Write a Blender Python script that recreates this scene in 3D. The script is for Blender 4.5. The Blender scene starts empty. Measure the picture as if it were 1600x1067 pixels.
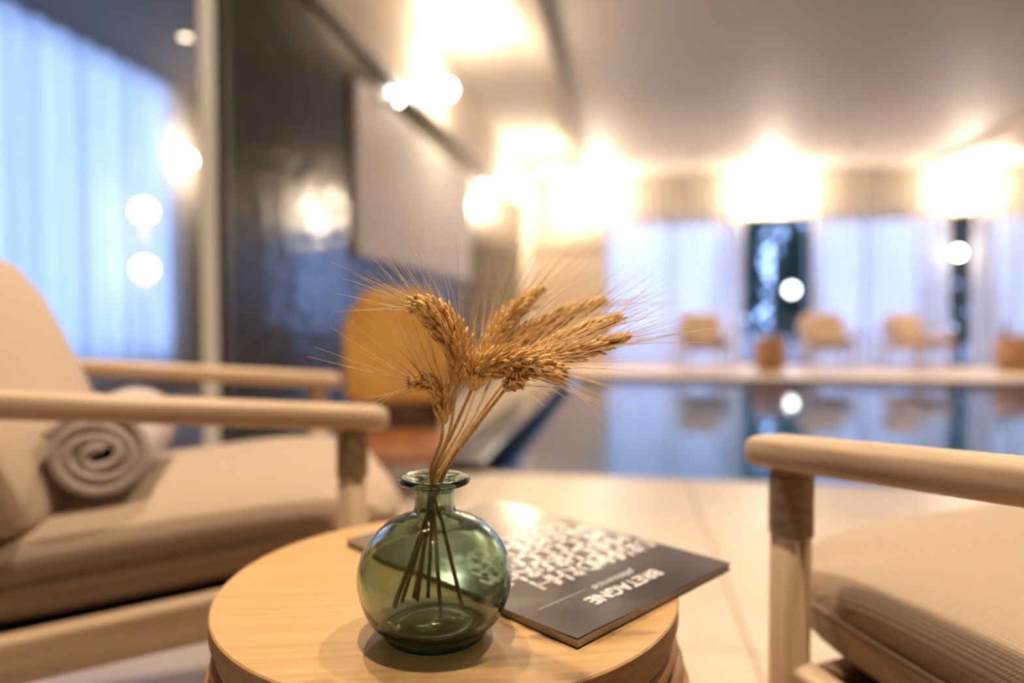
import bpy, bmesh, math, random
from mathutils import Vector, Matrix, Quaternion
random.seed(7)
PI = math.pi
R = math.radians
scene = bpy.context.scene
COL = scene.collection

# ------------------------------------------------------------------ camera
FPX = 24.0 / 36.0 * 1600.0
YAW = R(9.52); PITCH = R(1.8)
CAM = Vector((0, 0, 0.70))
cd = bpy.data.cameras.new('camera'); cam = bpy.data.objects.new('camera', cd); COL.objects.link(cam)
cd.lens = 24; cd.sensor_width = 36; cd.clip_start = 0.01; cd.clip_end = 300
cam.location = CAM; cam.rotation_euler = (PI/2 - PITCH, 0, YAW)
cd.dof.use_dof = True; cd.dof.focus_distance = 0.432; cd.dof.aperture_fstop = 2.1; cd.dof.aperture_blades = 0
scene.camera = cam

# ------------------------------------------------------------------ world: blue dusk sky
wd = bpy.data.worlds.new('dusk'); scene.world = wd; wd.use_nodes = True
nt = wd.node_tree; bg = nt.nodes['Background']
bg.inputs['Color'].default_value = (0.34, 0.50, 1.0, 1); bg.inputs['Strength'].default_value = 6.3

# ------------------------------------------------------------------ view
vs = scene.view_settings
vs.view_transform = 'Standard'; vs.look = 'None'; vs.gamma = 1.0; vs.use_curve_mapping = False
vs.exposure = 0.50
scene.display_settings.display_device = 'sRGB'
WARM = (1.0, 0.82, 0.61); WARM_FAR = (1.0, 0.84, 0.66)

# ------------------------------------------------------------------ photograph geometry -> places in the room
_f = Vector((-math.sin(YAW)*math.cos(PITCH), math.cos(YAW)*math.cos(PITCH), -math.sin(PITCH)))
_r = Vector((math.cos(YAW), math.sin(YAW), 0)); _u = _r.cross(_f)
def ray(px, py): return _f + _r*((px-800)/FPX) - _u*((py-533.5)/FPX)
def W(px, py, D): return CAM + ray(px, py)*D
def on_z(px, py, z): d = ray(px, py); return CAM + d*((z-CAM.z)/d.z)
def on_x(px, py, X): d = ray(px, py); return CAM + d*((X-CAM.x)/d.x)
def on_y(px, py, Y): d = ray(px, py); return CAM + d*((Y-CAM.y)/d.y)
def flat(x, D, z=0):                       # lateral / forward offset from the camera's stand point
    return Vector((x*math.cos(YAW) - D*math.sin(YAW), x*math.sin(YAW) + D*math.cos(YAW), z))

# ------------------------------------------------------------------ helpers
def link(o, parent=None):
    COL.objects.link(o)
    if parent is not None: o.parent = parent
    return o
def tag(o, label=None, cat=None, group=None, kind=None):
    if label: o['label'] = label
    if cat: o['category'] = cat
    if group: o['group'] = group
    if kind: o['kind'] = kind
    return o
def thing(name, label, cat, loc=(0,0,0), rz=0, group=None):
    o = bpy.data.objects.new(name, None); o.location = loc; o.rotation_euler = (0,0,rz); o.empty_display_size = .05
    link(o); return tag(o, label, cat, group)
def mesh(name, verts, faces, mat, parent=None, smooth=False, loc=None):
    me = bpy.data.meshes.new(name); me.from_pydata([tuple(v) for v in verts], [], faces); me.update()
    if mat: me.materials.append(mat)
    if smooth: me.polygons.foreach_set('use_smooth', [True]*len(me.polygons))
    o = bpy.data.objects.new(name, me)
    if loc is not None: o.location = loc
    return link(o, parent)
def fix(o):
    bm = bmesh.new(); bm.from_mesh(o.data); bmesh.ops.recalc_face_normals(bm, faces=bm.faces); bm.to_mesh(o.data); bm.free(); return o
def bevel(o, w, seg=2):
    m = o.modifiers.new('edge', 'BEVEL'); m.width = w; m.segments = seg; m.limit_method = 'ANGLE'; return o
class MB:
    def __init__(s): s.v = []; s.f = []
    def add(s, v, f):
        n = len(s.v); s.v += [Vector(p) for p in v]; s.f += [tuple(i+n for i in q) for q in f]; return s
    def box(s, a, b, M=None):
        x0,y0,z0 = a; x1,y1,z1 = b
        v = [Vector(p) for p in ((x0,y0,z0),(x1,y0,z0),(x1,y1,z0),(x0,y1,z0),(x0,y0,z1),(x1,y0,z1),(x1,y1,z1),(x0,y1,z1))]
        if M: v = [M @ p for p in v]
        return s.add(v, [(0,3,2,1),(4,5,6,7),(0,1,5,4),(1,2,6,5),(2,3,7,6),(3,0,4,7)])
    def lathe(s, prof, n=32, axis=None, closed=False):
        k = len(prof); v = []
        for i in range(n):
            a = 2*PI*i/n
            for (r, z) in prof: v.append((r*math.cos(a), r*math.sin(a), z))
        f = []
        for i in range(n):
            j = (i+1) % n
            for q in range(k if closed else k-1):
                q2 = (q+1) % k
                f.append((i*k+q, j*k+q, j*k+q2, i*k+q2))
        if axis: v = [axis @ Vector(p) for p in v]
        s.add(v, f)
        if not closed:
            n0 = len(s.v) - n*k
            if prof[0][0] > 1e-6: s.f.append(tuple(n0+i*k for i in reversed(range(n))))
            if prof[-1][0] > 1e-6: s.f.append(tuple(n0+i*k+k-1 for i in range(n)))
        return s
    def tube(s, pts, rad, n=8, cap=True, flatz=1.0):
        pts = [Vector(p) for p in pts]; m = len(pts)
        rad = [rad]*m if not hasattr(rad, '__len__') else rad
        t0 = (pts[1]-pts[0]).normalized()
        up = Vector((0,0,1)) if abs(t0.z) < .95 else Vector((0,1,0))
        x = t0.cross(up).normalized(); v = []
        for i, p in enumerate(pts):
            t = (pts[min(i+1,m-1)] - pts[max(i-1,0)]).normalized()
            x = (x - t*x.dot(t)).normalized(); y = t.cross(x)
            for k in range(n):
                a = 2*PI*k/n
                v.append(p + x*(math.cos(a)*rad[i]) + y*(math.sin(a)*rad[i]*flatz))
        f = [(i*n+k, i*n+(k+1)%n, (i+1)*n+(k+1)%n, (i+1)*n+k) for i in range(m-1) for k in range(n)]
        if cap: f += [tuple(reversed(range(n))), tuple((m-1)*n+k for k in range(n))]
        return s.add(v, f)
    def build(s, name, mat, parent=None, smooth=False, loc=None): return mesh(name, s.v, s.f, mat, parent, smooth, loc)
def box(name, a, b, mat, parent=None, bev=0):
    o = MB().box(a, b).build(name, mat, parent)
    if bev: bevel(o, bev)
    return o
def catmull(pts, n):
    pts = [Vector(p) for p in pts]; P = [pts[0]*2-pts[1]] + pts + [pts[-1]*2-pts[-2]]; out = []
    m = len(pts)-1
    for i in range(n+1):
        t = i/n*m; k = min(int(t), m-1); u = t-k
        a,b,c,d = P[k:k+4]
        out.append(0.5*((2*b) + (c-a)*u + (2*a-5*b+4*c-d)*u*u + (3*b-a-3*c+d)*u**3))
    return out
def autosmooth(o, ang=40):
    o.data.polygons.foreach_set('use_smooth', [True]*len(o.data.polygons))
    o.data.set_sharp_from_angle(angle=R(ang)); return o
def copy_tree(o, parent=None):
    c = o.copy(); COL.objects.link(c); c.parent = parent
    for ch in list(o.children):
        copy_tree(ch, c)
    return c

# ------------------------------------------------------------------ materials
def mat(name, col, rough=.6, **kw):
    m = bpy.data.materials.new(name); m.use_nodes = True
    b = m.node_tree.nodes['Principled BSDF']
    b.inputs['Base Color'].default_value = (*col, 1); b.inputs['Roughness'].default_value = rough
    for k, v in kw.items():
        b.inputs[k.replace('_', ' ')].default_value = v
    return m
def nodes(m): return m.node_tree.nodes, m.node_tree.links, m.node_tree.nodes['Principled BSDF']
def noise_col(m, c1, c2, scale=(8,8,8), nscale=1, detail=5, lo=.35, hi=.65, bump=0, coord='Object', dist=.002):
    N, L, B = nodes(m)
    tc = N.new('ShaderNodeTexCoord'); mp = N.new('ShaderNodeMapping'); mp.inputs['Scale'].default_value = scale
    no = N.new('ShaderNodeTexNoise'); no.inputs['Scale'].default_value = nscale; no.inputs['Detail'].default_value = detail
    cr = N.new('ShaderNodeValToRGB'); cr.color_ramp.elements[0].position = lo; cr.color_ramp.elements[1].position = hi
    cr.color_ramp.elements[0].color = (*c1, 1); cr.color_ramp.elements[1].color = (*c2, 1)
    L.new(tc.outputs[coord], mp.inputs[0]); L.new(mp.outputs[0], no.inputs['Vector']); L.new(no.outputs['Fac'], cr.inputs[0])
    L.new(cr.outputs[0], B.inputs['Base Color'])
    if bump:
        bp = N.new('ShaderNodeBump'); bp.inputs['Strength'].default_value = bump; bp.inputs['Distance'].default_value = dist
        L.new(no.outputs['Fac'], bp.inputs['Height']); L.new(bp.outputs[0], B.inputs['Normal'])
    return m
def emit(name, col, s):
    m = bpy.data.materials.new(name); m.use_nodes = True; N, L, B = nodes(m)
    B.inputs['Base Color'].default_value = (*col, 1); B.inputs['Emission Color'].default_value = (*col, 1); B.inputs['Emission Strength'].default_value = s
    return m
M = {}
M['oak'] = noise_col(mat('oak veneer', (.6,.38,.17), .42), (.50,.29,.115), (.64,.405,.185), (5, 170, 30), 1.4, 6, .25, .75, .08, dist=.0006)
M['oak_edge'] = noise_col(mat('oak edge', (.5,.3,.13), .5), (.33,.18,.075), (.46,.27,.12), (40, 40, 260), 1.0, 5, .3, .7, .1, dist=.0006)
M['teak'] = noise_col(mat('weathered teak', (.5,.36,.24), .55), (.42,.28,.165), (.62,.455,.30), (120, 8, 120), .7, 7, .3, .7, .35, dist=.001)
M['teak_post'] = noise_col(mat('weathered teak post', (.5,.36,.24), .55), (.42,.28,.165), (.62,.455,.30), (120, 120, 8), .7, 7, .3, .7, .35, dist=.001)
M['cord'] = noise_col(mat('cord wrap', (.33,.22,.12), .7), (.22,.14,.075), (.40,.28,.16), (60,60,400), 1, 3, bump=.3)
M['rattan'] = noise_col(mat('rattan', (.5,.28,.12), .45), (.40,.20,.075), (.60,.36,.165), (12,12,60), 1, 4, bump=.15)
M['straw'] = noise_col(mat('straw', (.6,.4,.17), .5), (.58,.36,.13), (.80,.55,.25), (300,300,40), 1, 3)
M['grain'] = noise_col(mat('ripe ear', (.6,.36,.11), .5), (.66,.36,.085), (.95,.64,.26), (150,150,150), 1, 4, .3, .7)
M['awn'] = mat('awn', (.78,.56,.29), .4)
M['black_metal'] = mat('black metal', (.015,.014,.014), .35, Metallic=.6)
M['brass'] = mat('brass', (.75,.52,.25), .3, Metallic=1.0)
M['white_plastic'] = mat('white enamel', (.8,.78,.74), .4)
M['plaster'] = noise_col(mat('cream plaster', (.72,.62,.50), .85), (.70,.60,.48), (.76,.66,.54), (2,2,2), 1, 4, bump=.05)
M['ceil'] = noise_col(mat('stretched ceiling', (.62,.55,.48), .6), (.60,.53,.46), (.64,.57,.50), (1,1,1), 1, 2)
M['ceil2'] = mat('white ceiling', (.78,.70,.60), .8)
M['ceil3'] = mat('dark alcove ceiling', (.13,.115,.10), .7)
M['frame'] = mat('dark frame', (.035,.027,.022), .4)
M['steel'] = mat('brushed edge', (.55,.56,.52), .3, Metallic=.7)
M['panel'] = noise_col(mat('pale panel', (.70,.62,.54), .65), (.68,.60,.52), (.73,.65,.57), (1,1,1), 1, 3)
M['panel_rail'] = mat('panel rail', (.35,.31,.28), .4)
M['ochre'] = noise_col(mat('ochre leather', (.55,.28,.055), .55), (.50,.25,.045), (.62,.33,.075), (14,14,14), 1, 4, bump=.1)
M['rust'] = noise_col(mat('rust leather', (.33,.115,.035), .5), (.28,.095,.03), (.38,.14,.05), (14,14,14), 1, 4, bump=.1)
M['walnut'] = noise_col(mat('dark wood', (.09,.045,.025), .45), (.06,.03,.016), (.12,.065,.035), (8,8,60), 1, 4)
M['tree'] = noise_col(mat('evergreen', (.012,.03,.018), .8), (.006,.018,.012), (.02,.05,.025), (6,6,6), 1, 5)
M['terrace'] = mat('outside paving', (.05,.055,.06), .7)
M['paper'] = noise_col(mat('page edges', (.6,.52,.45), .8), (.42,.36,.31), (.68,.60,.53), (3,3,2500), 1, 2, .3, .7)
M['print_white'] = mat('white print', (.80,.76,.73), .25)

def fabric(name, c1, c2, pitch=.0030):
    m = mat(name, c1, .9); N, L, B = nodes(m)
    B.inputs['Sheen Weight'].default_value = .25
    tc = N.new('ShaderNodeTexCoord'); sp = N.new('ShaderNodeSeparateXYZ'); L.new(tc.outputs['Object'], sp.inputs[0])
    def mth(op, a, b=None):
        n = N.new('ShaderNodeMath'); n.operation = op
        for i, q in enumerate((a, b)):
            if q is None: continue
            if isinstance(q, (int, float)): n.inputs[i].default_value = q
            else: L.new(q, n.inputs[i])
        return n.outputs[0]
    k = PI/pitch
    yz = mth('ADD', sp.outputs[1], sp.outputs[2])
    sx = mth('SINE', mth('MULTIPLY', sp.outputs[0], k)); sy = mth('SINE', mth('MULTIPLY', yz, k))
    h = mth('ABSOLUTE', mth('MULTIPLY', sx, sy))
    no = N.new('ShaderNodeTexNoise'); no.inputs['Scale'].default_value = 420; no.inputs['Detail'].default_value = 3; L.new(tc.outputs['Object'], no.inputs['Vector'])
    hh = mth('ADD', h, mth('MULTIPLY', no.outputs['Fac'], .5))
    cr = N.new('ShaderNodeValToRGB'); cr.color_ramp.elements[0].position = .2; cr.color_ramp.elements[1].position = 1.0
    cr.color_ramp.elements[0].color = (*c1, 1); cr.color_ramp.elements[1].color = (*c2, 1); L.new(hh, cr.inputs[0])
    L.new(cr.outputs[0], B.inputs['Base Color'])
    bp = N.new('ShaderNodeBump'); bp.inputs['Strength'].default_value = .75; bp.inputs['Distance'].default_value = .0012
    L.new(hh, bp.inputs['Height']); L.new(bp.outputs[0], B.inputs['Normal'])
    return m
M['linen'] = fabric('beige woven linen', (.35,.245,.155), (.66,.505,.36))
M['piping'] = mat('piping', (.33,.24,.16), .85)
M['towel'] = noise_col(mat('towel', (.50,.42,.40), .95), (.42,.35,.335), (.58,.50,.48), (260,260,260), 1, 4, bump=.6, dist=.002)

def sheer(name):
    m = bpy.data.materials.new(name); m.use_nodes = True; N, L = m.node_tree.nodes, m.node_tree.links
    N.remove(N['Principled BSDF']); out = N['Material Output']
    tl = N.new('ShaderNodeBsdfTranslucent'); tl.inputs[0].default_value = (.86,.86,.86,1)
    df = N.new('ShaderNodeBsdfDiffuse'); df.inputs[0].default_value = (.84,.80,.75,1)
    tr = N.new('ShaderNodeBsdfTransparent')
    m1 = N.new('ShaderNodeMixShader'); m1.inputs[0].default_value = .36; L.new(tl.outputs[0], m1.inputs[1]); L.new(df.outputs[0], m1.inputs[2])
    m2 = N.new('ShaderNodeMixShader'); m2.inputs[0].default_value = .07; L.new(m1.outputs[0], m2.inputs[1]); L.new(tr.outputs[0], m2.inputs[2])
    L.new(m2.outputs[0], out.inputs[0]); return m
M['sheer'] = sheer('sheer curtain')
def pane_mat():
    m = bpy.data.materials.new('window glass'); m.use_nodes = True; N, L = m.node_tree.nodes, m.node_tree.links
    N.remove(N['Principled BSDF']); out = N['Material Output']
    tr = N.new('ShaderNodeBsdfTransparent'); tr.inputs[0].default_value = (.93,.96,.97,1); gl = N.new('ShaderNodeBsdfGlossy'); gl.inputs['Roughness'].default_value = 0.0
    fr = N.new('ShaderNodeFresnel'); fr.inputs[0].default_value = 1.5
    mx = N.new('ShaderNodeMixShader'); L.new(fr.outputs[0], mx.inputs[0]); L.new(tr.outputs[0], mx.inputs[1]); L.new(gl.outputs[0], mx.inputs[2])
    L.new(mx.outputs[0], out.inputs[0]); return m
M['pane'] = pane_mat()
def tile_floor():
    m = mat('cream stone tile', (.70,.56,.42), .40); noise_col(m, (.66,.535,.41), (.74,.615,.485), (3,3,3), 1, 6, .3, .7)
    N, L, B = nodes(m)
    oi = N.new('ShaderNodeObjectInfo'); 
    tc = [n for n in N if n.type == 'TEX_COORD'][0]; mp = [n for n in N if n.type == 'MAPPING'][0]
    va = N.new('ShaderNodeVectorMath'); va.operation = 'ADD'; cm = N.new('ShaderNodeCombineXYZ'); mu = N.new('ShaderNodeMath'); mu.operation = 'MULTIPLY'; mu.inputs[1].default_value = 30
    L.new(oi.outputs['Random'], mu.inputs[0]); L.new(mu.outputs[0], cm.inputs[2])
    L.new(tc.outputs['Object'], va.inputs[0]); L.new(cm.outputs[0], va.inputs[1]); L.new(va.outputs[0], mp.inputs[0])
    return m
M['tile'] = tile_floor()
M['grout'] = mat('grout', (.40,.32,.25), .9)
def glossy_dark():
    m = mat('glazed dark tile', (.022,.024,.020), .12); N, L, B = nodes(m)
    B.inputs['Specular IOR Level'].default_value = .2
    tc = N.new('ShaderNodeTexCoord'); mp = N.new('ShaderNodeMapping'); mp.inputs['Scale'].default_value = (1, 7, 16)
    no = N.new('ShaderNodeTexNoise'); no.inputs['Scale'].default_value = 1.0; no.inputs['Detail'].default_value = 3
    L.new(tc.outputs['Object'], mp.inputs[0]); L.new(mp.outputs[0], no.inputs['Vector'])
    bp = N.new('ShaderNodeBump'); bp.inputs['Strength'].default_value = .5; bp.inputs['Distance'].default_value = .010
    L.new(no.outputs['Fac'], bp.inputs['Height']); L.new(bp.outputs[0], B.inputs['Normal'])
    cr = N.new('ShaderNodeValToRGB'); cr.color_ramp.elements[0].color = (.010,.013,.010,1); cr.color_ramp.elements[1].color = (.05,.048,.036,1)
    L.new(no.outputs['Fac'], cr.inputs[0]); L.new(cr.outputs[0], B.inputs['Base Color'])
    return m
M['darktile'] = glossy_dark()
def water():
    m = bpy.data.materials.new('pool water'); m.use_nodes = True; N, L, B = nodes(m)
    B.inputs['Base Color'].default_value = (.55,.80,.95,1); B.inputs['Roughness'].default_value = 0.0; B.inputs['IOR'].default_value = 1.33; B.inputs['Transmission Weight'].default_value = 1
    tc = N.new('ShaderNodeTexCoord'); no = N.new('ShaderNodeTexNoise'); no.inputs['Scale'].default_value = 2.2; no.inputs['Detail'].default_value = 2
    L.new(tc.outputs['Object'], no.inputs['Vector'])
    bp = N.new('ShaderNodeBump'); bp.inputs['Strength'].default_value = .06; bp.inputs['Distance'].default_value = .02
    L.new(no.outputs['Fac'], bp.inputs['Height']); L.new(bp.outputs[0], B.inputs['Normal'])
    return m
M['water'] = water()
M['pool'] = mat('pool lining', (.16,.36,.66), .5)
M['coping'] = mat('slate coping', (.20,.20,.21), .16)
M['coping_dark'] = mat('overflow slot', (.006,.006,.007), .9, Specular_IOR_Level=.05)
def glass():
    m = bpy.data.materials.new('green glass'); m.use_nodes = True; N, L, B = nodes(m)
    B.inputs['Base Color'].default_value = (.57,.66,.555,1); B.inputs['Roughness'].default_value = 0.0; B.inputs['IOR'].default_value = 1.5; B.inputs['Transmission Weight'].default_value = 1
    out = N['Material Output']; va = N.new('ShaderNodeVolumeAbsorption'); va.inputs['Color'].default_value = (.36,.50,.36,1); va.inputs['Density'].default_value = 85
    L.new(va.outputs[0], out.inputs['Volume'])
    return m
M['glass'] = glass()

# ================================================================== THE ROOM
XL, XR, YB, YF, H = -1.55, 6.3, 11.3, -2.6, 3.0
POOL_X0, POOL_X1, POOL_Y0, POOL_Y1, WATER = -0.65, 5.2, 3.04, 8.75, -0.06
ALX, ALY0, ALY1 = -4.47, -2.6, 7.6

# floor slab pieces with separate stone tiles on them
fl = MB()
fl.box((-4.7, YF, -.30), (XR, POOL_Y0, -.012)); fl.box((-4.7, POOL_Y0, -.30), (POOL_X0-.24, YB, -.012))
fl.box((POOL_X0-.24, POOL_Y1, -.30), (XR, YB+.2, -.012)); fl.box((POOL_X1, POOL_Y0, -.30), (XR, POOL_Y1, -.012))
floor = tag(fl.build('floor', M['grout']), 'cream stone floor around the indoor pool', None, None, 'structure')
T = .80; G = .0045
tile_cache = {}
def tile(x0, y0, x1, y1):
    w, d = round(x1-x0-G, 4), round(y1-y0-G, 4)
    if w < .02 or d < .02: return
    if (w, d) not in tile_cache:
        b = bmesh.new(); bmesh.ops.create_cube(b, size=1)
        for v in b.verts: v.co = Vector((v.co.x*w, v.co.y*d, v.co.z*.012))
        top = [e for e in b.edges if all(v.co.z > 0 for v in e.verts)]
        bmesh.ops.bevel(b, geom=top, offset=.0018, segments=1, affect='EDGES')
        me = bpy.data.meshes.new('tile'); b.to_mesh(me); b.free(); me.materials.append(M['tile']); tile_cache[(w, d)] = me
    o = bpy.data.objects.new('tile', tile_cache[(w, d)]); o.location = ((x0+x1)/2, (y0+y1)/2, -.006); link(o, floor)
def tile_region(X0, Y0, X1, Y1):
    gx = .264 - T*12; gy = .68 - T*8
    xs = [X0] + [gx+T*i for i in range(40) if X0 < gx+T*i < X1] + [X1]
    ys = [Y0] + [gy+T*i for i in range(40) if Y0 < gy+T*i < Y1] + [Y1]
    for i in range(len(xs)-1):
        for j in range(len(ys)-1): tile(xs[i], ys[j], xs[i+1], ys[j+1])
tile_region(-4.45, -.9, 3.2, POOL_Y0)
tile_region(-1.54, POOL_Y0, POOL_X0-.24, YB)
tile_region(POOL_X0-.24, POOL_Y1, 5.9, YB)

# pool basin, water, slate coping along the aisle
pb = MB()
pb.box((POOL_X0-.1, POOL_Y0-.05, -1.45), (POOL_X1, POOL_Y1, -1.30))
pb.box((POOL_X0-.12, POOL_Y0-.05, -1.3), (POOL_X0-.02, POOL_Y1, -.13)); pb.box((POOL_X1-.02, POOL_Y0, -1.3), (POOL_X1+.1, POOL_Y1, -.02))
pb.box((POOL_X0, POOL_Y0-.1, -1.3), (POOL_X1, POOL_Y0, -.02)); pb.box((POOL_X0, POOL_Y1, -1.3), (POOL_X1, POOL_Y1+.1, -.02))
tag(pb.build('pool_basin', M['pool']), 'dark blue lined basin of the swimming pool', 'pool basin', None, 'structure')
wv = [(POOL_X0-.02, POOL_Y0, WATER), (POOL_X1, POOL_Y0, WATER), (POOL_X1, POOL_Y1, WATER), (POOL_X0-.02, POOL_Y1, WATER)]
tag(mesh('pool_water', wv, [(0,1,2,3)], M['water']), 'still blue pool water mirroring the curtained windows', 'water', None, 'structure')
tag(box('trim_6', (POOL_X0-.3, POOL_Y1-.03, -.10), (POOL_X1, POOL_Y1+.0, .0), M['tile'], None, .008), 'cream edge stone along the far side of the pool', None, None, 'structure')
tag(box('trim_7', (POOL_X0, POOL_Y0, -.10), (POOL_X1, POOL_Y0+.03, .0), M['tile'], None, .008), 'cream edge stone along the near side of the pool', None, None, 'structure')
cp = thing('pool_coping', 'grey slate coping with black overflow slot beside the pool', 'coping', (POOL_X0-.12, POOL_Y0, 0))
L_ = POOL_Y1 - POOL_Y0
for i in range(7):
    box('coping_slab', (-.118, i*L_/7+.003, .032), (.12, (i+1)*L_/7-.003, .055), M['coping'], cp, .004)
box('overflow_slot', (-.11, .002, -.14), (.115, L_-.04, .0315), M['coping_dark'], cp)

# ceilings
tag(box('ceiling', (-.62, YF, H), (XR, YB+.2, H+.12), M['ceil']), 'taupe stretched ceiling over the pool', None, None, 'structure')
tag(box('ceiling_aisle', (-1.75, YF, H+.02), (-.62, YB+.2, H+.14), M['ceil2']), 'pale ceiling strip above the aisle', None, None, 'structure')
tag(box('ceiling_alcove', (-4.7, YF, H), (-1.75, ALY1+.1, H+.12), M['ceil3']), 'dark ceiling of the side alcove', None, None, 'structure')
tag(box('trim_1', (-.80, YF, H-.085), (-.62, YB, H+.02), M['plaster'], None, .02), 'cream bulkhead along the ceiling edge', None, None, 'structure')

tag(box('trim_8', (4.38, YF, H-.07), (4.55, YB-.3, H), M['plaster'], None, .02), 'cream bulkhead on the ceiling on the far side of the pool', None, None, 'structure')
# partition on the aisle side: dark glazed lower part, cream upper part, dark rail
PY0 = on_x(357, 400, XL).y; FZ = 2.27
tag(box('wall_left', (XL-.10, PY0, 0), (XL, 10.1, FZ), M['darktile']), 'glossy dark green tiled partition wall', None, None, 'structure')
tag(box('wall_left_upper', (XL-.10, PY0, FZ+.05), (XL, YB, H+.02), M['plaster']), 'cream upper wall above the dark partition', None, None, 'structure')
tag(box('trim_2', (XL-.10, PY0, FZ), (XL+.03, 10.1, FZ+.05), M['frame'], None, .006), 'dark rail along the top of the tiled partition', None, None, 'structure')
tag(box('trim_3', (XL-.03, PY0-.03, 0), (XL+.012, PY0, H), M['frame'], None, .004), 'dark end post of the tiled partition', None, None, 'structure')
tag(box('trim_4', (XL-.10, PY0-.03, 0), (XL-.031, PY0, H), M['white_plastic'], None, .004), 'pale edge strip beside the dark end post', None, None, 'structure')
tag(box('wall_left_end', (XL-.2, 10.1, 0), (XL, YB, FZ+.05), M['plaster']), 'cream wall end beyond the tiled partition', None, None, 'structure')

# far wall: cream panel by the aisle, lintel, glazed openings behind curtains
XW = on_y(945, 400, YB).x
tag(box('wall_back', (XL-.2, YB, 0), (XW, YB+.2, H), M['plaster']), 'cream far wall at the end of the aisle', None, None, 'structure')
WT = 2.32
tag(box('wall_back_lintel', (XW, YB, WT), (XR, YB+.2, H), M['plaster']), 'cream wall above the far windows', None, None, 'structure')
tag(box('trim_5', (XL, YB-.03, 1.82), (XW, YB, 1.88), M['panel_rail'], None, .004), 'grey dado strip on the far wall', None, None, 'structure')
def window(name, axis, a0, a1, pos, z0, z1, nm, label):
    t = bpy.data.objects.new(name, None); link(t); tag(t, label, None, None, 'structure')
    def bx(nm_, u0, u1, za, zb, d0, d1, m):
        if axis == 'y': return box(nm_, (u0, pos+d0, za), (u1, pos+d1, zb), m, t)
        return box(nm_, (pos+d0, u0, za), (pos+d1, u1, zb), m, t)
    w = .06
    bx('frame', a0, a0+w, z0, z1, .06, .14, M['frame']); bx('frame', a1-w, a1, z0, z1, .06, .14, M['frame'])
    bx('frame', a0+w, a1-w, z1-w, z1, .06, .14, M['frame']); bx('frame', a0+w, a1-w, z0, z0+w, .06, .14, M['frame'])
    s = (a1-a0-w)/nm
    for i in range(nm):
        bx('pane', a0+w+i*s, a0+(i+1)*s, z0+w, z1-w, .098, .104, M['pane'])
        if i: bx('mullion', a0+i*s, a0+i*s+w, z0+w, z1-w, .07, .13, M['frame'])
    return t
gx0, gx1 = on_y(1160, 400, YB).x, on_y(1266, 400, YB).x
window('window_1', 'y', XW, gx0-.03, YB, 0, WT, 2, 'window behind the sheer curtain near the aisle')
window('window_2', 'y', gx0-.03, gx1+.03, YB, 0, WT, 2, 'uncovered dark window between the sheer curtains')
g2 = on_y(1503, 400, YB).x
window('window_3', 'y', gx1+.03, g2+.25, YB, 0, WT, 3, 'window behind the middle sheer curtain')
window('window_4', 'y', g2+.25, XR, YB, 0, WT, 2, 'window behind the sheer curtain in the far corner')

# right wall, rear wall and alcove shell (outside the frame, seen in reflections)
tag(box('wall_right', (XR, YF, 0), (XR+.2, YB+.2, H), M['plaster']), 'cream wall opposite the partition', None, None, 'structure')
tag(box('wall_front', (-4.7, YF-.2, 0), (XR+.2, YF, H+.1), M['walnut']), 'dark wood wall behind the seating', None, None, 'structure')
aw = MB()
SILL, AWT = .30, 3.0
ay0, ay1 = 3.3, on_x(262, 400, ALX).y
aw.box((ALX-.25, YF, 0), (ALX-.12, ay0, H)); aw.box((ALX-.25, ay0, 0), (ALX-.12, ay1, SILL)); aw.box((ALX-.25, ay1, 0), (ALX-.02, ALY1, H))
tag(aw.build('wall_alcove', M['plaster']), 'cream wall of the side alcove beside its window', None, None, 'structure')
tag(box('wall_alcove_end', (ALX-.25, ALY1, 0), (XL-.2, ALY1+.1, H), M['plaster']), 'cream end wall of the side alcove', None, None, 'structure')
window('window_5', 'x', ay0, ay1, ALX-.25, SILL, AWT, 5, 'tall alcove window behind a sheer curtain')

# ------------------------------------------------------------------ curtains
def curtain(name, p0, p1, z0, z1, label, amp=.035, period=.15, group=None, seed=1):
    rnd = random.Random(seed); p0 = Vector((*p0, 0)); p1 = Vector((*p1, 0)); d = p1-p0; Ln = d.length; d.normalize(); n = Vector((-d.y, d.x, 0))
    nu = max(8, int(Ln/period*10)); vz = [0, .15, .4, .7, 1.0]; v = []; ph = rnd.random()*6
    for j, t in enumerate(vz):
        for i in range(nu+1):
            u = i/nu*Ln; a = amp*(1.0-.25*t)
            w = a*math.sin(2*PI*u/period + ph + .8*math.sin(u*1.7+ph)) + .012*(1-t)*math.sin(u*5.1+t*2)
            p = p0 + d*u + n*w; v.append((p.x, p.y, z0 + (z1-z0)*t))
    f = [(j*(nu+1)+i, j*(nu+1)+i+1, (j+1)*(nu+1)+i+1, (j+1)*(nu+1)+i) for j in range(len(vz)-1) for i in range(nu)]
    t = thing(name, label, 'curtain', (0,0,0), 0, group)
    mesh('fabric', v, f, M['sheer'], t, True)
    tr = MB(); tr.tube([p0+Vector((0,0,z1+.008)), p1+Vector((0,0,z1+.008))], .008, 6); tr.build('track', M['white_plastic'], t)
    return t
YC = YB - .13
curtain('sheer_curtain', (XW-.05, YC), (gx0, YC), .02, H-.03, 'white sheer curtain between the aisle wall and the dark window', seed=2)
curtain('sheer_curtain', (gx1, YC), (on_y(1484, 400, YC).x, YC), .02, H-.03, 'white sheer curtain behind the two middle far loungers', seed=3)
curtain('sheer_curtain', (on_y(1520, 400, YC).x, YC), (XR-.15, YC), .02, H-.03, 'white sheer curtain in the far corner behind the drum table', seed=4)
XC = ALX + .10
curtain('sheer_curtain', (XC, ay0), (XC, ay1+.1), SILL-.05, H-.03, 'blue-lit sheer curtain in the side alcove', .05, .24, seed=5)

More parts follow.
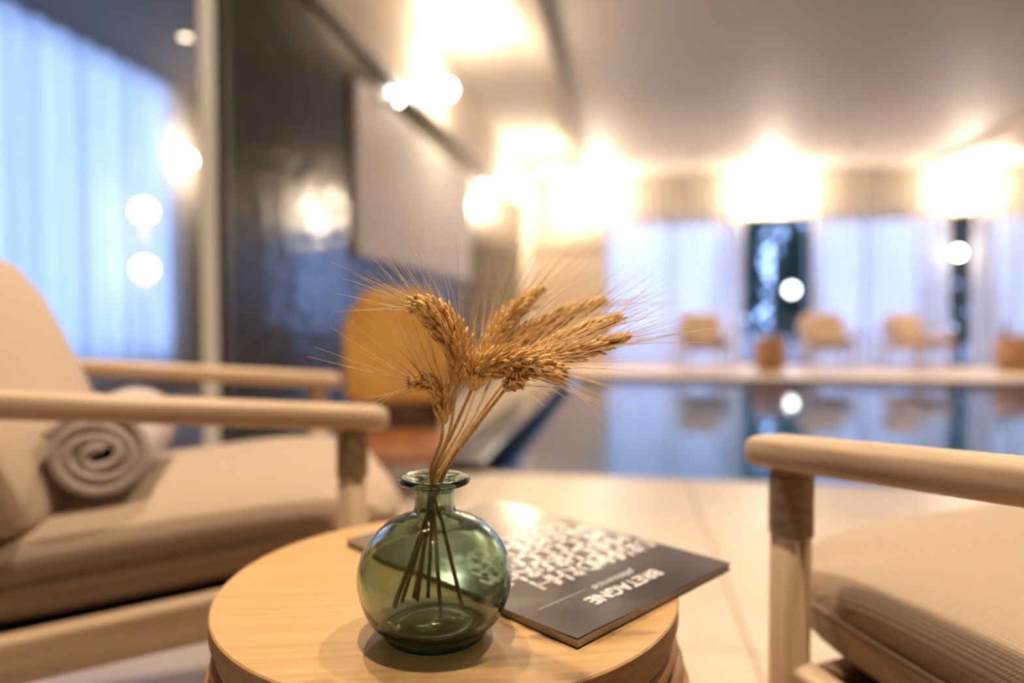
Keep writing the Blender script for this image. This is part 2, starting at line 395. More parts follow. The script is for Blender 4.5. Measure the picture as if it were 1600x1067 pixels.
# pale panel on the partition
p_a, p_b = on_x(551, 300, XL).y, on_x(731, 400, XL).y
pn = thing('wall_board', 'large pale blank board mounted on the dark tiled partition', 'board', (XL, p_a, on_x(551, 398, XL).z))
o = box('board', (0, 0, .035), (.03, p_b-p_a, on_x(551, 122, XL).z-on_x(551, 398, XL).z), M['panel'], pn, .004)
box('rail', (0, 0, 0), (.04, p_b-p_a, .034), M['panel_rail'], pn, .004)

# ------------------------------------------------------------------ lamps
E_GLOBE = emit('lit globe', (1.0,.86,.66), 28)
E_SPOT = emit('lit lens', (1.0,.88,.70), 22)
E_DIM = emit('dim lens', (1.0,.90,.78), 1.2)
E_GARDEN = emit('garden globe', (1.0,.93,.80), 9)
def light(kind, name, energy, loc, parent, col=WARM, **kw):
    l = bpy.data.lights.new(name, kind); l.energy = energy; l.color = col
    for k, v in kw.items(): setattr(l, k, v)
    o = bpy.data.objects.new(name, l); o.location = loc; link(o, parent); return o
def sphere(name, r, m, parent, loc, n=20, flatz=1.0):
    prof = [(max(0, r*math.sin(PI*i/12)), -r*flatz*math.cos(PI*i/12)) for i in range(13)]
    prof[0] = (0, prof[0][1]); prof[-1] = (0, prof[-1][1])
    o = MB().lathe(prof, n).build(name, m, parent, True, loc)
    bm = bmesh.new(); bm.from_mesh(o.data); bmesh.ops.remove_doubles(bm, verts=bm.verts, dist=1e-5); bmesh.ops.recalc_face_normals(bm, faces=bm.faces); bm.to_mesh(o.data); bm.free(); return o
def globe_sconce(base, nrm, label, energy, r=.07, out=.13):
    nrm = Vector(nrm); t = thing('globe_sconce', label, 'wall lamp', base)
    ax = nrm.to_track_quat('Z', 'Y').to_matrix().to_4x4()
    MB().lathe([(0,0), (.055,0), (.055,.015), (.012,.02), (.012,out-r+.01), (0,out-r+.01)], 20, ax).build('bracket', M['brass'], t, True)
    sphere('globe', r, E_GLOBE, t, nrm*out)
    light('POINT', 'glow', energy, nrm*(out+r+.03), t, WARM_FAR, shadow_soft_size=.05)
    return t
s1 = on_x(695, 140, XL+.12); s2 = on_x(808, 290, XL+.12)
globe_sconce((XL, s1.y, s1.z), (1,0,0), 'glowing globe wall lamp above the pale board', 32)
globe_sconce((XL, s2.y, s2.z), (1,0,0), 'glowing globe wall lamp at the far end of the partition', 34)
def rail_spot(px, py, label):
    p = on_x(px, py, XL+.07); t = thing('rail_spotlight', label, 'spotlight', (XL+.03, p.y, p.z))
    ax = Vector((1,0,-.25)).normalized().to_track_quat('Z', 'Y').to_matrix().to_4x4()
    MB().lathe([(0,0), (.02,0), (.035,.03), (.035,.05)], 16, ax).build('housing', M['black_metal'], t, True)
    MB().lathe([(0,.051), (.033,.051), (.030,.058), (0,.062)], 16, ax).build('lens', E_SPOT, t, True)
rail_spot(622, 152, 'small spotlight on the dark rail above the near board corner')
rail_spot(765, 292, 'small spotlight on the dark rail past the board')
def uplight(x, z, label, energy=26):
    t = thing('wall_uplight', label, 'wall lamp', (x, YC-.08, z))
    MB().box((-.10,-.05,-.04), (.10,.05,.0)).build('shell', M['white_plastic'], t)
    MB().box((-.085,-.035,.001), (.085,.035,.006)).build('lens', E_SPOT, t)
    MB().box((-.02,.05,-.03), (.02,.22,-.005)).build('bracket', M['white_plastic'], t)
    light('POINT', 'glow', energy, (0,-.02,.09), t, WARM_FAR, shadow_soft_size=.06)
uplight(on_y(935, 300, YC-.08).x, 2.46, 'bright uplight at the aisle end of the far curtain', 85)
uplight(on_y(1204, 300, YC-.08).x, 2.46, 'bright uplight above the uncovered dark window', 80)
uplight(on_y(1516, 300, YC-.08).x, 2.46, 'bright uplight above the narrow curtain gap', 85)
p = on_y(1497, 395, YC-.05)
globe_sconce((p.x, YB-.0+.05, p.z), (0,-1,0), 'glowing globe lamp in the narrow curtain gap', 8, .07, .24)
# alcove wall lamp, then reflected lights built as globes
p = on_x(292, 250, ALX+.10)
globe_sconce((ALX-.02, p.y, p.z), (1,0,0), 'glowing globe lamp on the alcove wall beside the curtain', 10, .07, .12)
fp = on_x(225, 330, ALX+.42)
t = thing('reflected_globes', 'two round reflected lights before the alcove curtain, globes on an added stand', 'reflected light', (fp.x, fp.y, 0))  # reflected round lights built as globes; the stand is made up
MB().lathe([(0,0), (.13,0), (.13,.012), (.012,.02), (.008,.03), (.008,fp.z), (0,fp.z)], 24).build('stand', M['brass'], t, True)
z2 = on_x(225, 420, ALX+.42).z
E_REFLECTED = emit('soft globe', (1.0,.90,.74), 7)
sphere('globe', .085, E_REFLECTED, t, (.0,0,fp.z)); sphere('globe', .085, E_REFLECTED, t, (0,0,z2))
def downlight(x, y, label, energy, m=None, group=None, zc=H):
    t = thing('ceiling_downlight', label, 'ceiling light', (x, y, zc), 0, group)
    MB().lathe([(.045,-.001), (.062,-.001), (.062,-.006), (.045,-.012)], 24, closed=True).build('ring', M['white_plastic'], t, True)
    MB().lathe([(0,-.003), (.0445,-.003)], 24).build('lens', m or E_SPOT, t)
    if energy:
        light('SPOT', 'beam', energy, (0,0,-.02), t, shadow_soft_size=.05, spot_size=R(125), spot_blend=.8)
def fill_can(x, y, label, energy):  # added fill lights that brighten the far deck
    t = thing('fill_can', label, 'ceiling light', (x, y, H), 0, 'fill cans added over the far deck')
    MB().lathe([(.052,0), (.055,-.005), (.055,-.14), (.050,-.14), (.046,-.07), (.046,0)], 24, closed=True).build('housing', M['white_plastic'], t, True)
    MB().lathe([(0,-.068), (.0455,-.068)], 24).build('lens', E_SPOT, t)
    light('SPOT', 'beam', energy, (0,0,-.135), t, WARM_FAR, shadow_soft_size=.04, spot_size=R(110), spot_blend=.7)
for (x, lb) in ((.9, 'added fill can over the far deck, nearest the aisle'), (2.9, 'added fill can over the middle of the far deck'), (4.9, 'added fill can over the far deck corner')):
    fill_can(x, 9.6, lb, 80)
p = on_z(290, 57, H); downlight(p.x, p.y, 'dim round ceiling light in the dark alcove ceiling', 0, emit('alcove lens', (1,.9,.78), .9))
for (x, y, e, lb) in ((-.20, .40, 130, 'round ceiling light over the vase table'), (.75, 1.30, 125, 'round ceiling light over the poolside chair'), (-.95, 1.65, 118, 'round ceiling light over the towel chair'),
                  ):
    downlight(x, y, lb, e, zc=H if x > -.62 else H+.02)

# ================================================================== LOUNGE CHAIRS (front = +Y, front posts at y = 0)
def cushion(name, a, b, Tt, Tb, m, parent, Mx, n=26, p=4.5, dome=.5, ex=.38, exb=.16):
    """pillow: half width a, half depth b, seam at z=0, rises Tt above and Tb below it"""
    v = []; f = []; idx = {}
    def prof(u, w, ex=ex): return ((1-abs(u)**p)*(1-abs(w)**p))**ex * (1 - .22*(u*u+w*w)*.5*dome)
    def rc(u, w):
        k = (abs(u)**6 + abs(w)**6)**(1/6) if (u or w) else 0; mx = max(abs(u), abs(w))
        s = mx/k if k > 0 else 1
        return u*(1-(1-s)*.9), w*(1-(1-s)*.9)
    g = [math.sin((-1+2*i/n)*PI/2) for i in range(n+1)]
    for s in (1, -1):
        for j in range(n+1):
            for i in range(n+1):
                e = i in (0, n) or j in (0, n)
                if e and s < 0: idx[(s,i,j)] = idx[(1,i,j)]; continue
                u, w = g[i], g[j]; h = 0 if e else prof(u, w, ex if s > 0 else exb); uu, wv_ = rc(u, w)
                z = (Tt if s > 0 else -Tb)*h
                idx[(s,i,j)] = len(v); v.append(Mx @ Vector((uu*a, wv_*b, z)))
        for j in range(n):
            for i in range(n):
                q = (idx[(s,i,j)], idx[(s,i+1,j)], idx[(s,i+1,j+1)], idx[(s,i,j+1)])
                f.append(q if s > 0 else tuple(reversed(q)))
    o = mesh(name, v, f, m, parent, True)
    ring = [(g[i], -1) for i in range(n)] + [(1, g[i]) for i in range(n)] + [(g[n-i], 1) for i in range(n)] + [(-1, g[n-i]) for i in range(n)]
    pts = [Mx @ Vector((rc(u, w)[0]*a*1.004, rc(u, w)[1]*b*1.004, 0)) for u, w in ring]; pts.append(pts[0]); pts.append(pts[1])
    MB().tube(pts, .0042, 6, False).build('piping', M['piping'], o, True)
    return o
def loft(sections, name, m, parent):
    """sections: list of (center, half width, half height, exponent) along +Y; superellipse rings"""
    n = 20; v = []; f = []
    for (c, hw, hh, e) in sections:
        for k in range(n):
            a = 2*PI*k/n; ca, sa = math.cos(a), math.sin(a)
            v.append((c[0] + hw*math.copysign(abs(ca)**e, ca), c[1], c[2] + hh*math.copysign(abs(sa)**e, sa)))
    m_ = len(sections)
    f = [(i*n+k, (i+1)*n+k, (i+1)*n+(k+1)%n, i*n+(k+1)%n) for i in range(m_-1) for k in range(n)]
    f += [tuple(range(n)), tuple((m_-1)*n+k for k in reversed(range(n)))]
    return fix(mesh(name, v, f, m, parent, True))
ARMZ = .585; RISE = math.tan(R(4.8))
def lounge_chair(name, label, loc, rz, group):
    t = thing(name, label, 'lounge chair', loc, rz, group)
    for s in (-1, 1):
        x = s*.30; sec = []
        for (y, k) in ((.046,.55), (.043,.78), (.036,.93), (.023,1.0), (0,1.0), (-.2,1.0), (-.4,.98), (-.6,.92), (-.66,.88), (-.68,.75), (-.688,.5)):
            sec.append(((x, y, ARMZ-.0165 + RISE*(.05-y)), .024*k, .0165*k, .62))
        loft(sec, 'arm', M['teak'], t)
        for (y, top) in ((0, ARMZ-.030+RISE*.05), (-.56, ARMZ-.030+RISE*.61)):
            MB().lathe([(0,0), (.015,0), (.0188,.18), (.0188,top), (0,top)], 24).build('post', M['teak_post'], t, True, (x, y, 0))
        top = ARMZ-.030
        ring = []
        for k in range(14):
            z = top-.004 - k*.0042
            ring += [(.0189, z+.0021), (.0204, z+.0012), (.0208, z), (.0204, z-.0012), (.0189, z-.0020)]
        MB().lathe(ring, 24).build('cord_wrap', M['cord'], t, True, (x, 0, 0))
        St = Matrix.Translation((x, 0, .350)) @ Matrix.Rotation(R(5.3), 4, 'X')
        bevel(MB().box((-.016, -.62, -.028), (.016, -.012, .028), St).build('side_rail', M['teak'], t), .008, 3)
    S0 = Matrix.Translation((0, 0, .350)) @ Matrix.Rotation(R(5.3), 4, 'X')
    bevel(MB().box((-.284, -.034, -.028), (.284, -.006, .020), S0).build('front_rail', M['teak'], t), .008, 3)
    bevel(MB().box((-.284, -.575, -.028), (.284, -.545, .020), S0).build('back_rail', M['teak'], t), .008, 3)
    MB().box((-.284, -.545, -.012), (.284, -.034, .004), S0).build('seat_webbing', M['walnut'], t)
    Bk = Matrix.Translation((0, -.585, .56)) @ Matrix.Rotation(R(22), 4, 'X')
    for i in range(5):
        x = -.22 + i*.11; v = MB().box((x-.02, -.012, -.27), (x+.02, .006, .17), Bk).build('back_slat', M['teak'], t)
    MB().box((-.29, -.012, .13), (.29, .008, .17), Bk).build('back_top_rail', M['teak'], t)
    cushion('seat_cushion', .274, .322, .068, .056, M['linen'], t, Matrix.Translation((0, -.235, .398)) @ Matrix.Rotation(R(5.3), 4, 'X'))
    cushion('back_cushion', .275, .20, .075, .065, M['linen'], t, Matrix.Translation((0, -.482, .605)) @ Matrix.Rotation(R(22), 4, 'X') @ Matrix.Rotation(R(-90), 4, 'X') @ Matrix.Rotation(PI, 4, 'X') @ Matrix.Identity(4))
    return t
GRP = 'teak lounge chairs with linen cushions'
def chair_at(endx, endD, fx, fD, side):
    """place by the front end of one arm (lateral, forward from the camera's stand point) and the facing direction"""
    e = flat(endx, endD); d = (flat(fx, fD)).normalized(); rgt = Vector((d.y, -d.x, 0))
    base = e - d*.043 - rgt*(.30*side)
    return base, math.atan2(-d.x, d.y)
bl, rl = chair_at(-.170, .909, .94, .34, 1)
left = lounge_chair('lounge_chair', 'teak lounge chair holding the rolled towel', bl, rl, GRP)
br, rr = chair_at(.251, .690, -.40, .917, -1)
def dup(src, label, loc, rz):
    c = copy_tree(src); c.location = loc; c.rotation_euler = (0,0,rz); c['label'] = label; return c
dup(left, 'teak lounge chair beside the table, facing the pool with its back unseen', br, rr)
for (px, ang, lb) in ((1107, 8, 'far poolside lounge chair beside the uncovered window, nearest the aisle'), (1298, -2, 'far poolside lounge chair between drum table and curtain fold'), (1462, 28, 'far poolside lounge chair before the narrow curtain gap, turned sideways')):
    q = on_z(px, 580, 0); dup(left, lb, (q.x, q.y+.0, 0), PI + R(ang))

# rolled towel on the chair
def towel():
    inv = Matrix.Translation(bl) @ Matrix.Rotation(rl, 4, 'Z')
    turns, th, R1 = 3.3, .0150, .060; n = 130; inner = []; outer = []
    for i in range(n+1):
        a = 2*PI*turns*i/n; r = .0085 + (R1-.0085)*(i/n)
        r += .0018*math.sin(a*2.3+1)
        hth = th*.5
        for lst, rr_ in ((inner, r-hth), (outer, r+hth)):
            lst.append((rr_*math.cos(a+.8)*1.08, rr_*math.sin(a+.8)*.94))
    L0, L1 = .30-.105, -.10; xs = [L0, L0-.004, L0-.012] + [L0+(L1-L0)*k/8 for k in range(1,8)] + [L1+.012, L1+.004, L1]
    sc = [.90, .975, 1.0] + [1.0]*7 + [1.0, .975, .90]
    prof = inner + list(reversed(outer)); k = len(prof); v = []; f = []
    mid = [((inner[i][0]+outer[i][0])/2, (inner[i][1]+outer[i][1])/2) for i in range(n+1)]; mid = mid + list(reversed(mid))
    for x, s in zip(xs, sc):
        for (pq, mq) in zip(prof, mid):
            v.append(inv @ Vector((x, -.315 + mq[0]+(pq[0]-mq[0])*s*1.0, .523 + mq[1]+(pq[1]-mq[1])*s)))
    for i in range(len(xs)-1):
        for j in range(k): f.append((i*k+j, i*k+(j+1)%k, (i+1)*k+(j+1)%k, (i+1)*k+j))
    for e in (0, (len(xs)-1)*k):
        for i in range(n): f.append((e+i, e+i+1, e+k-2-i, e+k-1-i))
    o = fix(mesh('rolled_towel', v, f, M['towel'], None, True))
    return tag(o, 'mauve-grey rolled towel lying on the lounge chair seat', 'towel')
towel()

# ================================================================== SIDE TABLES (drum of stacked rattan hoops, oak top)
TZ = .485; TR = .184
def side_table(label, loc, group):
    t = thing('side_table', label, 'side table', loc, R(15), group)
    o = MB().lathe([(0,TZ-.016), (TR-.002,TZ-.016), (TR,TZ-.0145), (TR,TZ-.0012), (TR-.0012,TZ), (0,TZ)], 128).build('table_top', M['oak'], t); autosmooth(o, 35)
    o.data.materials.append(M['oak_edge'])
    for p_ in o.data.polygons:
        if abs(p_.normal.z) < .5: p_.material_index = 1
    o = MB().lathe([(0,TZ-.028), (TR-.004,TZ-.028), (TR-.003,TZ-.0165), (0,TZ-.0165)], 96).build('under_disc', M['oak_edge'], t); autosmooth(o, 35)
    nh = 27; rr_ = .0078
    for i in range(nh):
        s = (i+.5)/nh; z = TZ-.037 - i*(TZ-.045)/nh*1.0; r = TR-.012 + .044*math.sin(PI*min(1, s*.98+.01))
        prof = [(r + rr_*math.cos(2*PI*k/8), z + rr_*math.sin(2*PI*k/8)) for k in range(8)]
        MB().lathe(prof, 64, closed=True).build('rattan_hoop', M['rattan'], t, True)
    return t
tc_ = flat(-.051, .560)
tab = side_table('round oak-topped rattan side table under the vase and magazine', tc_, 'rattan drum side tables')
q = on_z(1203, 581, 0); t2 = dup(tab, 'far rattan drum table before the uncovered dark window', (q.x, q.y, 0), 0)
q3 = on_z(1583, 581, 0); t3 = dup(tab, 'far rattan drum table before the far corner curtain', (q3.x, q3.y, 0), 1)
b = thing('small_bottle', 'small dark bottle standing on the far corner drum table', 'bottle', (q3.x-.12, q3.y, TZ))
MB().lathe([(0,0), (.035,0), (.037,.01), (.037,.10), (.014,.14), (.012,.18), (0,.18)], 20).build('body', M['walnut'], b, True)
MB().lathe([(0,.18), (.015,.18), (.015,.205), (0,.205)], 16).build('cap', M['black_metal'], b, True)

# ================================================================== OCHRE ARMCHAIR by the partition
oc = flat(-.475, 2.80)
t = thing('accent_chair', 'ochre round-backed chair with rust seat near the partition', 'chair', oc, math.atan2(-.50, -2.95)+PI*.5+PI*.5 + R(186))
def shell():
    n, mrows = 24, 14; v = []; f = []
    for side in (0, 1):
        for j in range(mrows+1):
            tt = j/mrows; z = .33 + .51*tt
            w = .232*(1-.16*max(0,(tt-.6)/.4)**3.0)*(1-.06*(1-tt)**2)
            for i in range(n+1):
                u = -1+2*i/n
                zz = .33 + (z-.33)*(1-.20*(abs(u)**6)*tt**2) + .05*(abs(u)**6)*(1-tt)
                yb = -.20 - .06*tt + .11*u*u - side*(.05 - .02*abs(u)**6)
                v.append((u*w, yb, zz))
    k = (n+1)*(mrows+1)
    for j in range(mrows):
        for i in range(n):
            q_ = (j*(n+1)+i, j*(n+1)+i+1, (j+1)*(n+1)+i+1, (j+1)*(n+1)+i); f.append(q_); f.append(tuple(reversed([x+k for x in q_])))
    rim = [i for i in range(n+1)] + [j*(n+1)+n for j in range(1, mrows+1)] + [mrows*(n+1)+i for i in reversed(range(n))] + [j*(n+1) for j in reversed(range(1, mrows))]
    for a, b_ in zip(rim, rim[1:]+rim[:1]): f.append((b_, a, a+k, b_+k))
    o = fix(mesh('backrest', v, f, M['ochre'], t, True)); m_ = o.modifiers.new('soft', 'SUBSURF'); m_.levels = 1; m_.render_levels = 1
shell()
cushion('seat', .235, .225, .045, .045, M['rust'], t, Matrix.Translation((0,.02,.185)))
bevel(MB().box((-.18,-.235,.13), (.18,-.205,.36)).build('gap_panel', M['walnut'], t), .008)  # dark panel added to fill the gap under the backrest
for sx in (-1, 1):
    for sy in (-1, 1):
        MB().tube([(sx*.15, .02+sy*.15, .15), (sx*.19, .02+sy*.19, 0)], [.015,.010], 10).build('leg', M['walnut'], t, True)

# ================================================================== VASE
VD = .470
vb = on_z(680, 989, TZ); VB = Vector((vb.x, vb.y, TZ))
outer = [(0,.0015), (.024,.0012), (.030,.0), (.0335,.0007), (.0346,.0022), (.0350,.0042), (.0392,.0082), (.0460,.0160), (.0503,.027), (.0525,.037), (.0523,.046), (.0498,.0555), (.0450,.0645), (.0380,.0722), (.0295,.0780), (.0205,.0815), (.0158,.0838), (.0140,.0868), (.0136,.092), (.0136,.099), (.0146,.1024), (.0190,.1034), (.0232,.1042), (.0243,.1060), (.0237,.1080), (.0215,.1086), (.0150,.1072)]
inner = [(.0118,.1062), (.0108,.1035), (.0106,.095), (.0110,.0865), (.0130,.0822), (.0190,.0790), (.0280,.0755), (.0360,.0700), (.0425,.0630), (.0470,.0550), (.0494,.0460), (.0496,.0370), (.0474,.0275), (.0427,.0175), (.0360,.0108), (.0280,.0068), (.0200,.0064), (.0110,.0090), (0,.0105)]
def vase():
    prof = []
    for seg in (outer, inner):
        pts = catmull([Vector((r, z, 0)) for r, z in seg], len(seg)*3); prof += [(max(0, q_.x), q_.y) for q_ in pts]
    o = MB().lathe(prof, 96).build('glass_vase', M['glass'], None, True, VB)
    bm = bmesh.new(); bm.from_mesh(o.data); bmesh.ops.remove_doubles(bm, verts=bm.verts, dist=1e-5); bmesh.ops.recalc_face_normals(bm, faces=bm.faces); bm.to_mesh(o.data); bm.free()
    o.data.polygons.foreach_set('use_smooth', [True]*len(o.data.polygons))
    return tag(o, 'round green glass bottle vase with a wide flat rim', 'vase')
vase()

# ================================================================== WHEAT
def floret(mb, p, d, side, ln, r):
    d = d.normalized(); x = d.cross(side).normalized(); y = d.cross(x); rows = [(0,.25), (.25,.85), (.55,1.0), (.82,.6)]; v = []; n = 5
    for (t_, k) in rows:
        for q_ in range(n):
            a = 2*PI*q_/n; v.append(p + d*(ln*t_) + x*(math.cos(a)*r*k) + y*(math.sin(a)*r*k*.8))
    v.append(p + d*ln); m_ = len(rows)
    f = [(i*n+k, i*n+(k+1)%n, (i+1)*n+(k+1)%n, (i+1)*n+k) for i in range(m_-1) for k in range(n)]
    f += [((m_-1)*n+k, (m_-1)*n+(k+1)%n, m_*n) for k in range(n)]
    mb.add(v, f)
def wheat(label, bottom, mouth, stem_mid, ear, rad, awn_len, awn_n, seed, stem_r=.00145, spread=.45, droop=0.0):
    rnd = random.Random(seed); ear = [Vector(e) for e in ear]
    t = thing('wheat_stalk', label, 'wheat stalk', VB + Vector(bottom), 0, 'dried wheat stalks in the green vase'); O = VB + Vector(bottom)
    pts = [VB+Vector(bottom), VB+Vector(mouth)*.5+Vector(bottom)*.5, VB+Vector(mouth)] + [Vector(q_) for q_ in stem_mid] + [ear[0]]
    pth = catmull(pts, 28)
    MB().tube([q_-O for q_ in pth], [stem_r*(1-.25*i/28) for i in range(29)], 8).build('stem', M['straw'], t, True)
    ln = sum((ear[i+1]-ear[i]).length for i in range(len(ear)-1)); nn = max(7, int(ln/.0036)); path = catmull(ear, nn*2)
    mb = MB(); aw_ = MB(); mb.tube([q_-O for q_ in path], .0016, 6); cand = []
    for i in range(nn):
        p0 = path[i*2]; tg = (path[min(i*2+1, nn*2)]-path[max(i*2-1, 0)]).normalized()
        s = i/(nn-1); env = min(1, .55+s*3.0)*(1-.62*max(0, (s-.45)/.55)**1.6)
        ref = tg.cross(Vector((0,0,1))); ref = ref.normalized() if ref.length > .05 else Vector((1,0,0)); up = tg.cross(ref).normalized()
        nf = 7
        for k in range(nf):
            a = 2*PI*(k+.5*(i%2))/nf + rnd.uniform(-.2,.2); o_ = ref*math.cos(a) + up*math.sin(a)
            d = (tg*(1.0+rnd.uniform(-.1,.25)) + o_*(.62*env+rnd.uniform(-.1,.12))).normalized(); L = rad*1.3*(.8+.35*rnd.random())
            st = p0 + o_*(rad*.42*env); floret(mb, st-O, d, tg, L*(.75+.35*env), rad*.23*(.8+.3*rnd.random()))
            cand.append((st+d*L*.9, (tg*1.0 + o_*spread*rnd.uniform(.35,1.15)).normalized(), s))
    rnd.shuffle(cand)
    for (p0, d, s) in cand[:awn_n]:
        L = awn_len*rnd.uniform(.75,1.35)*(1-.25*s); pp = p0 - d*.004; c = Vector((rnd.uniform(-.1,.1), rnd.uniform(-.1,.1), rnd.uniform(-.12,.08)-droop)); seg = []
        for q_ in range(7):
            u = q_/6; seg.append(pp + d*(L*u) + c*(L*u*u*.8) - O)
        aw_.tube(seg, [.00034*(1-.75*q_/6) for q_ in range(7)], 3, False)
    tag(mb.build('ear', M['grain'], t, True), 'golden grain ear')
    tag(aw_.build('awns', M['awn'], t, True), None, None, None, 'stuff')
    return t
def E(*a): return [W(*q_) for q_ in a]
wheat('wheat stalk with small ear bending left, lowest of the bunch', (.018,.005,.017), (-.002,-.002,.1086), E((689,690,.455)), E((692,662,.450),(691,625,.446),(676,603,.440),(644,597,.430)), .0074, .062, 50, 1, spread=.6)
wheat('wheat stalk with thick upright ear leaning left', (.008,-.014,.017), (-.003,.003,.1086), E((701,680,.462)), E((713,603,.455),(717,560,.450),(702,520,.445),(678,490,.440),(654,479,.434)), .0104, .060, 56, 2, spread=.6)
wheat('wheat stalk with thick ear lying across the front', (-.016,.010,.017), (.0,-.004,.1086), E((712,665,.455)), E((738,607,.448),(748,582,.440),(785,566,.430),(835,570,.418),(872,581,.408)), .0100, .062, 60, 3, spread=.38)
wheat('wheat stalk with short ear seen end-on under the front ear', (-.028,-.004,.017), (.005,-.001,.1086), E((742,670,.452)), E((790,607,.440),(803,595,.428),(818,588,.414)), .0062, .055, 22, 4, spread=.5, droop=.25)
wheat('wheat stalk with upright ear behind, tip up and right', (-.010,.016,.017), (-.001,.003,.1086), E((722,665,.480)), E((748,590,.495),(765,545,.505),(795,495,.515),(843,455,.525)), .0085, .075, 52, 5, spread=.45)
wheat('wheat stalk with highest right-leaning ear, softly out of focus', (-.020,.014,.017), (.002,.004,.1086), E((735,660,.485)), E((778,570,.505),(815,532,.515),(875,497,.525),(938,470,.530)), .0085, .070, 52, 6, spread=.35)
wheat('wheat stalk with long ear pointing right, second from top', (-.026,.006,.017), (.004,.002,.1086), E((738,665,.465)), E((800,580,.468),(845,553,.472),(905,524,.478),(966,495,.484)), .0078, .070, 50, 7, spread=.3)
wheat('wheat stalk with long ear pointing right, lowest of that side', (-.030,.001,.017), (.006,.0,.1086), E((745,662,.460)), E((806,588,.455),(850,562,.456),(915,545,.458),(976,527,.460)), .0072, .065, 50, 8, spread=.3)

# ================================================================== MAGAZINE
MZ = TZ + .0065
Nn, Rr = on_z(902, 1000, MZ), on_z(1142, 879, MZ)
ex = (Nn-Rr).normalized(); wd_ = (Rr-Nn).length; hg = wd_*1.414
ey = Vector((ex.y, -ex.x, 0))
if ey.dot(-_f) < 0: ey = -ey       # cover "up" points towards the camera side edge
MM = Matrix(((ex.x, ey.x, 0, 0), (ex.y, ey.y, 0, 0), (0, 0, 1, 0), (0, 0, 0, 1)))
mg = thing('magazine', 'dark covered glossy magazine lying behind the green vase', 'magazine', (0,0,0))
org = Rr - ey*hg                   # far corner = lower reading corner; text runs along +ex, reading up along +ey
mg.matrix_world = Matrix.Translation((org.x, org.y, TZ)) @ MM
box('pages', (.001, .001, .0004), (wd_-.001, hg-.001, .0058), M['paper'], mg)
def cover_mat():
    m = mat('magazine cover', (.02,.018,.018), .16); N, L, B = nodes(m); B.inputs['Coat Weight'].default_value = .6; B.inputs['Coat Roughness'].default_value = .06
    tc = N.new('ShaderNodeTexCoord'); mp = N.new('ShaderNodeMapping'); mp.inputs['Scale'].default_value = (7,12,1)
    no = N.new('ShaderNodeTexNoise'); no.inputs['Scale'].default_value = 1.2; no.inputs['Detail'].default_value = 3
    L.new(tc.outputs['Object'], mp.inputs[0]); L.new(mp.outputs[0], no.inputs['Vector'])
    cr = N.new('ShaderNodeValToRGB'); e = cr.color_ramp.elements; e[0].position = .40; e[0].color = (.020,.016,.016,1); e[1].position = .75; e[1].color = (.13,.105,.095,1)
    x = e.new(.55); x.color = (.035,.030,.032,1)
    L.new(no.outputs['Fac'], cr.inputs[0])
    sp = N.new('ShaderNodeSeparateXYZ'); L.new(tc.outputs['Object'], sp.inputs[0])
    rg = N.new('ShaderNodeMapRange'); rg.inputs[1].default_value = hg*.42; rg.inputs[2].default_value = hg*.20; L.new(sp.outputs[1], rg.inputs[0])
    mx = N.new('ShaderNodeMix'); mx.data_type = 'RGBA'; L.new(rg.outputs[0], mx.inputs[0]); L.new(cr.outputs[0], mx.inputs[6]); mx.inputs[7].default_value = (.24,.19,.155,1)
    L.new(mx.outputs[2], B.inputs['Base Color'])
    return m
def curl(x, y):       # the cover lifts slightly at the near corner
    a = max(0, (y/hg-.80)/.20); b_ = max(0, (x/wd_-.55)/.45)
    return .0062 + .0016*a*a*b_ + .0004*a*math.sin(x*30)**2
def cover():
    n = 20; v = []; f = []
    for s in (0, 1):
        for j in range(n+1):
            for i in range(n+1):
                x, y = wd_*i/n, hg*j/n; v.append((x, y, curl(x, y) - s*.00035))
    k = (n+1)**2
    for j in range(n):
        for i in range(n):
            q_ = (j*(n+1)+i, j*(n+1)+i+1, (j+1)*(n+1)+i+1, (j+1)*(n+1)+i); f.append(q_); f.append(tuple(reversed([x+k for x in q_])))
    rim = [i for i in range(n+1)] + [j*(n+1)+n for j in range(1, n+1)] + [n*(n+1)+i for i in reversed(range(n))] + [j*(n+1) for j in reversed(range(1, n))]
    for a, b_ in zip(rim, rim[1:]+rim[:1]): f.append((b_, a, a+k, b_+k))
    return autosmooth(mesh('cover', v, f, cover_mat(), mg, True), 30)
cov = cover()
box('back_cover', (0, 0, 0), (wd_, hg, .0004), M['black_metal'], mg)
def text(body, size, x, y, m, shear=0, name='lettering', sx=1.0):
    c = bpy.data.curves.new(name, 'FONT'); c.body = body; c.size = size; c.shear = shear; c.extrude = .00003; c.offset = .0004 if shear == 0 else 0
    o = bpy.data.objects.new(name, c); COL.objects.link(o)
    bpy.context.view_layer.update(); dg = bpy.context.evaluated_depsgraph_get(); me = bpy.data.meshes.new_from_object(o.evaluated_get(dg)); bpy.data.objects.remove(o)
    for v in me.vertices: v.co = Vector((x + v.co.x*sx, y + v.co.y, curl(x + v.co.x*sx, y + v.co.y) + .00010 + v.co.z))
    me.materials.clear(); me.materials.append(m); o = bpy.data.objects.new(name, me); link(o, cov); return o
text('BRETAGNE', .0185, wd_*.30, hg*.865, M['print_white'], sx=.98)
text('plaisance', .012, wd_*.36, hg*.822, M['print_white'], .35, sx=1.25)
rl_ = MB().box((wd_*.66, hg*.826, .0063), (wd_*.92, hg*.8275, .0066)); rl_.build('print_rule', M['print_white'], cov)
tb = MB(); rn = random.Random(5)
